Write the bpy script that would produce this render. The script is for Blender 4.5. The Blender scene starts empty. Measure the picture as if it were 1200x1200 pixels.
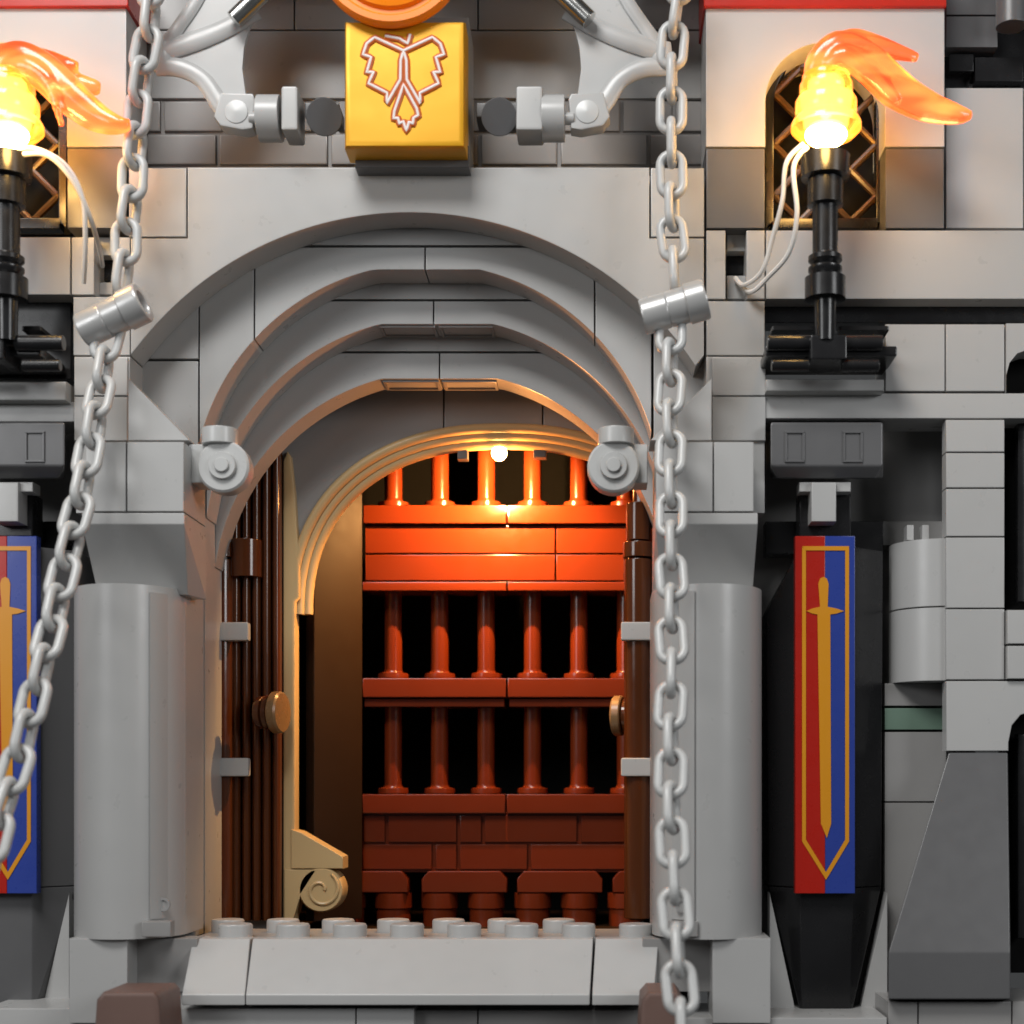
import bpy, bmesh, math, random
from mathutils import Vector, Matrix
random.seed(7)
C = bpy.context.scene
COL = C.collection
R = math.radians

# ---------------------------------------------------------------- camera, world, lamps, exposure
F, D, XC, YC, CZ = 1815.0, 22.0, 700.0, 930.0, 3.4       # focal length in photo pixels, camera distance, optical axis
def W(px, py, Y):                                         # photo pixel + depth -> world point (1 unit = 1 cm)
    s = (D + Y) / F
    return Vector(((px - XC) * s, Y, CZ + (YC - py) * s))
def S(px, Y): return px * (D + Y) / F

cam = bpy.data.cameras.new('camera'); co = bpy.data.objects.new('camera', cam); COL.objects.link(co)
co.location = (0, -D, CZ); co.rotation_euler = (R(90), 0, 0)
cam.sensor_width = 36; cam.sensor_fit = 'HORIZONTAL'; cam.lens = 36 * F / 1200
cam.shift_x = (600 - XC) / 1200; cam.shift_y = (YC - 600) / 1200
cam.clip_start = 0.1; cam.clip_end = 300
cam.dof.use_dof = True; cam.dof.focus_distance = D + 1.6; cam.dof.aperture_fstop = 0.29
C.camera = co

wd = bpy.data.worlds.new('World'); C.world = wd; wd.use_nodes = True
bg = wd.node_tree.nodes['Background']; bg.inputs[0].default_value = (0.95, 0.98, 1, 1); bg.inputs[1].default_value = 0.05

def area(name, loc, target, sx, sy, power, color):
    l = bpy.data.lights.new(name, 'AREA'); l.shape = 'RECTANGLE'; l.size = sx; l.size_y = sy
    l.energy = power; l.color = color
    o = bpy.data.objects.new(name, l); COL.objects.link(o); o.location = loc
    o.rotation_euler = (Vector(target) - Vector(loc)).to_track_quat('-Z', 'Y').to_euler()
    return o
area('key_softbox', (-9, -22, 32), (-1, 0, 4), 15, 11, 10000, (1, 0.99, 0.97))
area('front_softbox', (-27, -30, 17), (-2, 0, 3), 14, 12, 3700, (0.98, 0.99, 1))
area('side_softbox', (28, -27, 16), (0, 0, 4), 12, 12, 4200, (0.98, 0.99, 1))

C.view_settings.view_transform = 'Standard'; C.view_settings.look = 'None'
C.view_settings.exposure = 0; C.view_settings.gamma = 1; C.view_settings.use_curve_mapping = False
C.render.engine = 'CYCLES'
C.cycles.use_denoising = True
C.cycles.max_bounces = 10; C.cycles.transmission_bounces = 8
C.cycles.sample_clamp_indirect = 6

# ---------------------------------------------------------------- materials
def plastic(name, col, rough=0.32, var=0.05, bump=0.05, metal=0.0, trans=0.0, emis=None, estr=0.0, coat=0.0, spec=0.5):
    m = bpy.data.materials.new(name); m.use_nodes = True
    nt = m.node_tree; n = nt.nodes; L = nt.links
    b = n['Principled BSDF']
    b.inputs['Metallic'].default_value = metal
    b.inputs['Specular IOR Level'].default_value = spec
    b.inputs['Transmission Weight'].default_value = trans
    b.inputs['Coat Weight'].default_value = coat
    tc = n.new('ShaderNodeTexCoord')
    geo = n.new('ShaderNodeNewGeometry')
    nz = n.new('ShaderNodeTexNoise'); nz.inputs['Scale'].default_value = 1.1; nz.inputs['Detail'].default_value = 3
    L.new(tc.outputs['Object'], nz.inputs['Vector'])
    # brightness = 1 + var*(island-0.5)*2 + small cloud
    mr = n.new('ShaderNodeMapRange'); mr.inputs[3].default_value = 1 - var; mr.inputs[4].default_value = 1 + var
    L.new(geo.outputs['Random Per Island'], mr.inputs[0])
    mr2 = n.new('ShaderNodeMapRange'); mr2.inputs[1].default_value = .3; mr2.inputs[2].default_value = .7
    mr2.inputs[3].default_value = 1 - var * .3; mr2.inputs[4].default_value = 1 + var * .3
    L.new(nz.outputs['Fac'], mr2.inputs[0])
    mu = n.new('ShaderNodeMath'); mu.operation = 'MULTIPLY'
    L.new(mr.outputs[0], mu.inputs[0]); L.new(mr2.outputs[0], mu.inputs[1])
    vm = n.new('ShaderNodeVectorMath'); vm.operation = 'SCALE'; vm.inputs[0].default_value = col[:3]
    L.new(mu.outputs[0], vm.inputs['Scale'])
    L.new(vm.outputs[0], b.inputs['Base Color'])
    # roughness: handled plastic, fine smudges and scratches
    nr = n.new('ShaderNodeTexNoise'); nr.inputs['Scale'].default_value = 4.5; nr.inputs['Detail'].default_value = 6
    L.new(tc.outputs['Object'], nr.inputs['Vector'])
    rr = n.new('ShaderNodeMapRange'); rr.inputs[1].default_value = .3; rr.inputs[2].default_value = .7
    rr.inputs[3].default_value = max(.03, rough - .03); rr.inputs[4].default_value = rough + .04
    L.new(nr.outputs['Fac'], rr.inputs[0]); L.new(rr.outputs[0], b.inputs['Roughness'])
    if bump:
        nb = n.new('ShaderNodeTexNoise'); nb.inputs['Scale'].default_value = .9; nb.inputs['Detail'].default_value = 1.5
        L.new(tc.outputs['Object'], nb.inputs['Vector'])
        nf = n.new('ShaderNodeTexNoise'); nf.inputs['Scale'].default_value = 38; nf.inputs['Detail'].default_value = 2
        L.new(tc.outputs['Object'], nf.inputs['Vector'])
        ad = n.new('ShaderNodeMath'); ad.operation = 'MULTIPLY_ADD'; ad.inputs[1].default_value = .012
        L.new(nf.outputs['Fac'], ad.inputs[0]); L.new(nb.outputs['Fac'], ad.inputs[2])
        bp = n.new('ShaderNodeBump'); bp.inputs['Strength'].default_value = bump * 3; bp.inputs['Distance'].default_value = .06
        L.new(ad.outputs[0], bp.inputs['Height']); L.new(bp.outputs[0], b.inputs['Normal'])
    if emis:
        b.inputs['Emission Color'].default_value = (*emis, 1); b.inputs['Emission Strength'].default_value = estr
    return m

M = {}
M['grey']   = plastic('light grey plastic', (.40, .40, .395), .30, .035)
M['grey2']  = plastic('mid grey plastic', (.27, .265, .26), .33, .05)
M['mason']  = plastic('brick-textured grey plastic', (.255, .24, .23), .38, .07)
M['dgrey']  = plastic('dark grey plastic', (.105, .105, .108), .33, .06)
M['black']  = plastic('black plastic', (.012, .012, .013), .25, .05)
M['hole']   = plastic('model inside painted unlit', (.006, .006, .006), .8, .02, 0, spec=.1)  # near-black colour stands in for unlit depth
M['white']  = plastic('white plastic', (.45, .44, .43), .35, .02)
M['red']    = plastic('red plastic', (.42, .02, .01), .3, .03)
M['tan']    = plastic('tan plastic', (.50, .36, .18), .32, .04)
M['brown']  = plastic('reddish brown plastic', (.12, .018, .0045), .2, .05)
M['dbrown'] = plastic('dark brown plastic', (.018, .008, .003), .5, .05, spec=.15)
M['door']   = plastic('dark glossy brown plastic', (.07, .02, .006), .14, .05)
M['pull']   = plastic('dark tan plastic', (.20, .12, .055), .28, .04)
M['dull']   = plastic('matt brown plastic', (.14, .085, .07), .5, .04)
M['silver'] = plastic('flat silver plastic', (.46, .46, .455), .3, .03, metal=.3)
M['rod']    = plastic('drum lacquered silver', (.62, .62, .6), .2, .03, metal=1)
M['chain']  = plastic('pale grey chain plastic', (.46, .465, .46), .3, .05, .03)
M['gold']   = plastic('pearl gold plastic', (.62, .31, .010), .42, .08, .14, metal=.3, spec=.4)
M['orange'] = plastic('translucent orange plastic', (.95, .24, .008), .3, .03, .03, spec=.3)
M['ink']    = plastic('pale print', (.72, .66, .64), .4, .01, 0)
M['inkrim'] = plastic('rust print', (.50, .10, .01), .4, .01, 0)
M['bred']   = plastic('banner red', (.36, .012, .006), .28, .01, .03)
M['bblue']  = plastic('banner blue', (.022, .045, .25), .28, .01, .03)
M['bgold']  = plastic('banner gold', (.58, .24, .012), .3, .01, .02)
M['wire']   = plastic('white wire insulation', (.68, .66, .63), .35, .03, .02)
M['sand']   = plastic('sand green plastic', (.13, .20, .155), .35, .02)
M['lattice']= plastic('lattice brown plastic', (.06, .03, .010), .3, .03)
M['flame']  = plastic('translucent orange flame with painted glow', (1, .30, .10), .16, .02, .10, trans=.85, emis=(1, .15, .03), estr=.42)  # emission painted in for lamp light passing through the plastic
M['cone']   = plastic('glowing translucent yellow cone', (1, .50, .10), .16, .02, .04, trans=.9, emis=(1, .26, .03), estr=.55)
M['core']   = plastic('hot core of the torch', (1, 1, 1), .3, 0, 0, emis=(1, .62, .16), estr=3.5)
M['bulb']   = plastic('lit torch bulb', (1, 1, 1), .3, 0, 0, emis=(1, .58, .17), estr=75)
M['led']    = plastic('lit passage lamp', (1, 1, 1), .3, 0, 0, emis=(1, .58, .20), estr=60)

def painted_glow(m, lo, hi):                                    # emission swirls imitating lamp light inside the plastic flame
    nt = m.node_tree; n = nt.nodes; L = nt.links; b = n['Principled BSDF']
    tc = n.new('ShaderNodeTexCoord'); mp = n.new('ShaderNodeMapping'); mp.inputs['Rotation'].default_value = (0, R(35), 0); mp.inputs['Scale'].default_value = (1.0, 3.5, 5.0)
    nz = n.new('ShaderNodeTexNoise'); nz.inputs['Scale'].default_value = .8; nz.inputs['Detail'].default_value = 1; nz.inputs['Distortion'].default_value = .4
    L.new(tc.outputs['Object'], mp.inputs[0]); L.new(mp.outputs[0], nz.inputs['Vector'])
    mr = n.new('ShaderNodeMapRange'); mr.inputs[1].default_value = .38; mr.inputs[2].default_value = .66; mr.inputs[3].default_value = lo; mr.inputs[4].default_value = hi
    L.new(nz.outputs['Fac'], mr.inputs[0]); L.new(mr.outputs[0], b.inputs['Emission Strength'])
    cr = n.new('ShaderNodeValToRGB'); cr.color_ramp.elements[0].position = .42; cr.color_ramp.elements[0].color = (1, .13, .04, 1); cr.color_ramp.elements[1].position = .68; cr.color_ramp.elements[1].color = (1, .34, .08, 1)
    L.new(nz.outputs['Fac'], cr.inputs[0]); L.new(cr.outputs[0], b.inputs['Emission Color'])
painted_glow(M['flame'], .32, .95)

# ---------------------------------------------------------------- mesh helpers
class MB:
    def __init__(s): s.bm = bmesh.new()
    def _add(s, t):
        me = bpy.data.meshes.new('t'); t.to_mesh(me); t.free(); s.bm.from_mesh(me); bpy.data.meshes.remove(me); return s
    def poly3(s, front, vec, bev=.018, seg=2):            # extrude a planar polygon by vec, soften the front edges
        t = bmesh.new()
        a = [t.verts.new(p) for p in front]; b = [t.verts.new(p + vec) for p in front]
        f = t.faces.new(a); t.faces.new(b[::-1])
        n = len(a)
        for i in range(n):
            t.faces.new((a[i], b[i], b[(i + 1) % n], a[(i + 1) % n]))
        bmesh.ops.recalc_face_normals(t, faces=t.faces[:])
        if bev:
            bmesh.ops.bevel(t, geom=list(f.edges), offset=bev, segments=seg, profile=.5, affect='EDGES', clamp_overlap=True)
        return s._add(t)
    def poly(s, pts, Y, depth, bev=.018):
        return s.poly3([W(x, y, Y) for x, y in pts], Vector((0, depth, 0)), bev)
    def box(s, x0, y0, x1, y1, Y, depth, bev=.018):
        return s.poly([(x0, y0), (x1, y0), (x1, y1), (x0, y1)], Y, depth, bev)
    def wbox(s, lo, hi, bev=.018):
        t = bmesh.new(); bmesh.ops.create_cube(t, size=1)
        lo, hi = Vector(lo), Vector(hi)
        for v in t.verts:
            v.co = Vector(tuple(lo[i] if v.co[i] < 0 else hi[i] for i in range(3)))
        if bev: bmesh.ops.bevel(t, geom=t.edges[:], offset=bev, segments=2, profile=.5, affect='EDGES')
        return s._add(t)
    def hull(s, pts, bev=.015):
        t = bmesh.new()
        for p in pts: t.verts.new(p)
        bmesh.ops.convex_hull(t, input=t.verts[:])
        bmesh.ops.dissolve_limit(t, angle_limit=.02, verts=t.verts[:], edges=t.edges[:])
        if bev: bmesh.ops.bevel(t, geom=t.edges[:], offset=bev, segments=2, profile=.5, affect='EDGES')
        return s._add(t)
    def lathe(s, prof, origin, axis, seg=32, caps=True):   # prof = [(radius, distance along axis)]
        ax = Vector(axis).normalized(); u = ax.orthogonal().normalized(); v = ax.cross(u); o = Vector(origin)
        t = bmesh.new(); rings = []
        for r, h in prof:
            rings.append([t.verts.new(o + ax * h + (u * math.cos(2 * math.pi * k / seg) + v * math.sin(2 * math.pi * k / seg)) * max(r, 1e-4)) for k in range(seg)])
        for a, b in zip(rings, rings[1:]):
            for k in range(seg): t.faces.new((a[k], a[(k + 1) % seg], b[(k + 1) % seg], b[k]))
        if caps: t.faces.new(rings[0][::-1]); t.faces.new(rings[-1])
        bmesh.ops.recalc_face_normals(t, faces=t.faces[:])
        return s._add(t)
    def cyl(s, p0, p1, r, seg=28, bev=.015):
        p0, p1 = Vector(p0), Vector(p1); L = (p1 - p0).length; b = min(bev, r * .4, L * .3)
        return s.lathe([(r - b, 0), (r - b * .3, b * .3), (r, b), (r, L - b), (r - b * .3, L - b * .3), (r - b, L)], p0, p1 - p0, seg)
    def tube(s, path, rad, seg=12, flat=1.0, closed=False, up=None):
        path = [Vector(p) for p in path]; n = len(path)
        if not hasattr(rad, '__len__'): rad = [rad] * n
        t = bmesh.new(); rings = []; pu = None
        for i, p in enumerate(path):
            a = path[(i - 1) % n] if (closed or i) else p; b = path[(i + 1) % n] if (closed or i < n - 1) else p
            tg = (b - a).normalized()
            if pu is None: pu = (up or Vector((0, 1, 0)))
            u = (pu - tg * pu.dot(tg))
            u = tg.orthogonal() if u.length < 1e-4 else u
            u.normalize(); pu = u; v = tg.cross(u)
            rings.append([t.verts.new(p + u * math.cos(2 * math.pi * k / seg) * rad[i] * flat + v * math.sin(2 * math.pi * k / seg) * rad[i]) for k in range(seg)])
        for i in range(n if closed else n - 1):
            a, b = rings[i], rings[(i + 1) % n]
            for k in range(seg): t.faces.new((a[k], a[(k + 1) % seg], b[(k + 1) % seg], b[k]))
        if not closed: t.faces.new(rings[0][::-1]); t.faces.new(rings[-1])
        bmesh.ops.recalc_face_normals(t, faces=t.faces[:])
        return s._add(t)
    def ball(s, c, r, sc=(1, 1, 1)):
        t = bmesh.new(); bmesh.ops.create_uvsphere(t, u_segments=24, v_segments=14, radius=r)
        for v in t.verts: v.co = Vector((v.co.x * sc[0], v.co.y * sc[1], v.co.z * sc[2])) + Vector(c)
        return s._add(t)
    def build(s, name, mat, parent=None, ang=42):
        off = wloc(parent)
        if off.length: bmesh.ops.translate(s.bm, verts=s.bm.verts[:], vec=-off)
        me = bpy.data.meshes.new(name); s.bm.to_mesh(me); s.bm.free()
        for p in me.polygons: p.use_smooth = True
        me.set_sharp_from_angle(angle=R(ang))
        me.materials.append(M[mat])
        o = bpy.data.objects.new(name, me); COL.objects.link(o)
        if parent: o.parent = parent
        w = o.modifiers.new('normals', 'WEIGHTED_NORMAL'); w.keep_sharp = True
        return o
def wloc(o):
    v = Vector((0, 0, 0))
    while o is not None: v += o.location; o = o.parent
    return v
def thing(name, label, cat, loc, group=None):
    o = bpy.data.objects.new(name, None); COL.objects.link(o); o.location = loc; o.empty_display_size = .2
    return tag(o, label, cat, group)
def tag(o, label, cat, group=None):
    o['label'] = label; o['category'] = cat; o['kind'] = 'thing'
    if group: o['group'] = group
    return o
def catmull(P, n=8):
    P = [Vector(p) for p in P]; Q = [P[0]] + P + [P[-1]]; out = []
    for i in range(1, len(Q) - 2):
        a, b, c, d = Q[i - 1:i + 3]
        for k in range(n):
            t = k / n
            out.append(.5 * ((2 * b) + (c - a) * t + (2 * a - 5 * b + 4 * c - d) * t * t + (3 * b - a - 3 * c + d) * t ** 3))
    out.append(P[-1]); return out
def lerp_list(v, n):
    out = []
    for i in range(n):
        t = i / (n - 1) * (len(v) - 1); k = min(int(t), len(v) - 2); out.append(v[k] + (v[k + 1] - v[k]) * (t - k))
    return out
G = .72                                                    # half of the joint between two bricks, in photo pixels
def rows(mb, items, Y, depth, bev=.018):
    for x0, y0, x1, y1 in items: mb.box(x0 + G, y0 + G, x1 - G, y1 - G, Y, depth, bev)
    return mb
def arc_y(c, x):
    cx, cy, r, flat = c
    d = r * r - (x - cx) ** 2
    return max(cy - math.sqrt(max(d, 0)), flat)
def arc_piece(mb, c, xa, xb, ytop, Y, depth, n=22):        # a brick whose underside follows an arch
    pts = [(xa + G, ytop + G), (xb - G, ytop + G)]
    for i in range(n + 1):
        x = xb - G + (xa - xb + 2 * G) * i / n
        pts.append((x, max(arc_y(c, x), ytop + 3)))
    return mb.poly(pts, Y, depth)

# ================================================================ GATE WALL AND ARCHWAY
gate = thing('gatehouse_wall', 'pale grey wall over the stepped gate arch, topped by rows of masonry bricks', 'castle wall', W(490, 1190, .8))
m = MB()
rows(m, [(150, 196, 219, 278), (762, 196, 826, 278)], 0, .6)
big = (480, 651, 402, 249)
pts = [(153, 279), (219 + G, 279), (219 + G, 196), (761, 196), (761, 279), (825, 279), (825, 416)]
xs = [815 - i * (815 - 163) / 60 for i in range(61)]
pts += [(x, arc_y(big, x)) for x in xs] + [(153, 416)]
m.poly(pts, 0, .6)
m.build('arch_spandrel', 'grey', gate)
m = MB()
r1 = [150, 190, 262, 330, 395, 470, 540, 640, 728, 790, 860]
r2 = [150, 255, 386, 420, 520, 562, 655, 760, 860]
for a, b in zip(r1, r1[1:]): m.box(a + 2.2, 118, b - 2.2, 153.5, 1.0, .5, .03)
for a, b in zip(r2, r2[1:]): m.box(a + 2.2, 157.5, b - 2.2, 192.5, 1.0, .5, .03)
m.box(150, 112, 860, 200, 1.05, .5, 0)
m.build('masonry_band', 'mason', gate)
m = MB()
rows(m, [(150, -70, 345, 35), (345, -70, 560, 35), (560, -70, 860, 35), (150, 35, 420, 116), (420, 35, 860, 116)], 1.0, .5)
m.build('upper_panel', 'grey', gate)
m = MB(); zo = W(0, -58, -.5).z  # unseen overhang, added and shaped to shade the upper wall
xa, xb = W(150, 0, -1.2).x, W(830, 0, -1.2).x
m.wbox((xa, -.65, zo), (xb, -.3, zo + 1.6), .03)
m.wbox((xa, -.3, zo + 1.1), (xb, 1.4, zo + 1.6), .03)
m.build('shade_overhang', 'grey2', gate)

arch = thing('gate_archway', 'tall grey round-topped gateway of nested arches stepping down towards the portcullis', 'archway', W(505, 1098, 1.6))
A2 = (500, 583, 274, 316); A3 = (512, 645, 273, 380); A4 = (516, 702, 267, 444)
RD = .61
def fill(mb, items, Y): rows(mb, items, Y, RD)
# ring behind the big spandrel
m = MB()
fill(m, [(150, 205, 365, 288), (365, 205, 632, 288), (632, 205, 840, 288), (140, 288, 233, 421)], .62)
arc_piece(m, A2, 233, 298, 289, .62, RD); arc_piece(m, A2, 298, 498, 289, .62, RD)
arc_piece(m, A2, 498, 697, 289, .62, RD); arc_piece(m, A2, 697, 764, 289, .62, RD)
m.poly([(140, 423), (232, 423)] + [(232, 520), (226, 560), (226, 1098), (140, 1098)], .62, RD)
m.poly([(766, 289), (845, 289), (845, 1098), (775, 1098), (775, 560), (766, 515)], .62, RD)
m.build('stepped_arch', 'grey', arch)
def ring(c, Y, top, sx, name='stepped_arch'):
    m = MB(); cx, cy, r, fl = c
    xl, xr = cx - r + 2, cx + r - 2
    arc_piece(m, c, xl, sx, top, Y, RD, 40); arc_piece(m, c, sx, xr, top, Y, RD, 40)
    m.box(xl - 50, top - 70, xr + 50, top - 2 * G, Y, RD)
    m.box(xl - 50, top + G, xl - G, 1098, Y, RD, 0); m.box(xr + G, top + G, xr + 50, 1098, Y, RD, 0)
    o = m.build(name, 'grey', arch)
    # two hollow sockets under the flat crown
    k = MB()
    for a, b in ((cx - 68, cx - 2), (cx + 2, cx + 66)):
        lo = W(a, fl, Y + .06); hi = W(b, fl, Y + .06); z = lo.z; y0, y1 = Y + .06, Y + .57; th = .05
        k.wbox((lo.x, y0, z - .05), (hi.x, y0 + th, z + .05), .008); k.wbox((lo.x, y1 - th, z - .05), (hi.x, y1, z + .05), .008)
        k.wbox((lo.x, y0 + th, z - .05), (lo.x + th, y1 - th, z + .05), .008); k.wbox((hi.x - th, y0 + th, z - .05), (hi.x, y1 - th, z + .05), .008)
        k.wbox((lo.x + th * 1.2, y0 + th * 1.2, z - .012), (hi.x - th * 1.2, y1 - th * 1.2, z + .05), 0)
    k.build('crown_socket', 'grey2', o)
    return o
ring(A3, 1.25, 352, 508)
ring(A4, 1.88, 413, 515)
# inner wall with the tan moulded arch
def a5(x, g=0):                                            # squarish round arch
    a, b = 247 - g, 217 - g
    return 720 - b * max(1 - abs((x - 590) / a) ** 2.3, 0) ** (1 / 2.3)
YI = 2.9
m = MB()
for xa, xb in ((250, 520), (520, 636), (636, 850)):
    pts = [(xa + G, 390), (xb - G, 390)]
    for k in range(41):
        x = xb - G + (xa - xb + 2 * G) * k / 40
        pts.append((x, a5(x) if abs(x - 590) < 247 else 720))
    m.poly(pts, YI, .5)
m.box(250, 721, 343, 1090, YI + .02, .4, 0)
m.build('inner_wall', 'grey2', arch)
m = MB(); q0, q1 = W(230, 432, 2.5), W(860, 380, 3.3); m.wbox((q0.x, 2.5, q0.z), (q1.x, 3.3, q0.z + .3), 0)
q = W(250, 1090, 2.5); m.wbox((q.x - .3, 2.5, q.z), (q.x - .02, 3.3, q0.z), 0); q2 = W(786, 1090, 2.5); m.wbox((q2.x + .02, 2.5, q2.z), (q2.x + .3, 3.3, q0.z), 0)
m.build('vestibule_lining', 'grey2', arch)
m = MB()
for g, yy, rad in ((-1, YI - .03, 6), (8, YI + .05, 6), (17, YI + .14, 7)):
    path = []
    for k in range(61):
        th = R(180 - 3 * k); a, b = 247 - g, 217 - g
        cx_, sy_ = math.cos(th), math.sin(th)
        path.append(W(590 + a * math.copysign(abs(cx_) ** (2 / 2.3), cx_), 720 - b * abs(sy_) ** (2 / 2.3), yy))
    m.tube(path, S(rad, 3.0), 10)
m.build('tan_moulding', 'tan', arch)
m = MB(); m.poly([(336, 528), (341, 535), (346, 580), (351, 660), (351, 700), (346, 705), (346, 1088), (331, 1088), (331, 540)], 2.78, .3, .06); m.build('tan_post', 'tan', arch)
m = MB()                                                   # the passage behind: side walls, vault and back, its shade put into the colour
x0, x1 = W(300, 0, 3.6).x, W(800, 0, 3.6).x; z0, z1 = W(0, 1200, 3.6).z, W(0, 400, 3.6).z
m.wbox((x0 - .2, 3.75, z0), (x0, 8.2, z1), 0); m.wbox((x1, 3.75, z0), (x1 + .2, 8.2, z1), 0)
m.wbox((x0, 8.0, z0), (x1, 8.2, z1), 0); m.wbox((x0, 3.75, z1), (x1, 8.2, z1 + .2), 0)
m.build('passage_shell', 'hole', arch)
m = MB()
a0, a1 = W(368, 590, 3.5), W(425, 560, 4.15)
zt = W(0, 556, 4.1).z; zb = W(0, 1080, 3.5).z
m.poly3([Vector((a0.x, a0.y, zb)), Vector((a1.x, a1.y, zb)), Vector((a1.x, a1.y, zt)), Vector((a0.x * .7 + a1.x * .3, 3.7, zt - .3)), Vector((a0.x, a0.y, W(0, 650, 3.5).z))], Vector((-.15, .1, 0)), .02)
m.build('passage_side', 'dbrown', arch)

# threshold
step = thing('gate_threshold', 'pale grey sloped step with round studs at the foot of the gateway', 'step', W(490, 1190, -.6))
Yf, Yb = -1.0, -.35
m = MB()
zt = W(0, 1100, Yb).z; zl = W(0, 1166, Yf).z; zk = W(0, 1178, Yf).z
for a0, b0, a1, b1 in ((226, 293, 213, 287), (296, 695, 288, 691), (698, 772, 694, 766)):
    P = lambda px, Y: W(px, 0, Y).x
    tl, tr, bl, br = P(a0, Yb) , P(b0, Yb), P(a1, Yf), P(b1, Yf)
    m.hull([Vector((tl, Yb, zt)), Vector((tr, Yb, zt)), Vector((bl, Yf, zl)), Vector((br, Yf, zl)), Vector((bl, Yf, zk)), Vector((br, Yf, zk)),
            Vector((tl, Yb + .3, zt)), Vector((tr, Yb + .3, zt)), Vector((tl, Yb + .3, zk)), Vector((tr, Yb + .3, zk))], .014)
m.build('slope', 'grey', step)
m = MB()
m.wbox((W(226, 0, -.04).x, -.04, zt - .35), (W(790, 0, -.04).x, 1.4, zt - .012), .02); m.build('stud_plate', 'grey2', step)
m = MB(); m.wbox((W(226, 0, -.04).x, 1.41, zt - .55), (W(790, 0, -.04).x, 7.9, zt - .22), .02); m.build('floor_plate', 'dbrown', step)
zs = zt - .012; zfl = zt - .22
for r in range(2):
    for k in range(8 - r):
        Ys = Yb + .42 + r * .8
        xk = W(276 + k * 67.0, 0, .06).x - r * .30
        s = MB(); s.lathe([(.24, 0), (.24, .16), (.225, .185), (.20, .19)], (xk, Ys, zs), (0, 0, 1), 28); s.build('stud', 'grey', step)

# ================================================================ PLINTH BELOW THE GATE
pl = thing('plinth', 'low grey brick course along the very bottom of the castle front', 'plinth', W(600, 1290, -.8))
for q, Y, mt in ([(q, -.8, 'grey') for q in ((-20, 1181, 190, 1290), (190, 1181, 417, 1290), (417, 1181, 486, 1290), (780, 1192, 1040, 1290))]
                + [(q, -.6, 'grey2') for q in ((486, 1183, 560, 1290), (560, 1183, 770, 1290))] + [(q, -.7, 'grey2') for q in ((1040, 1173, 1076, 1290), (1076, 1173, 1186, 1290), (1186, 1173, 1230, 1290))]):
    m = MB(); rows(m, [q], Y, 1.5); m.build('course_brick', mt, pl)

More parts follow.
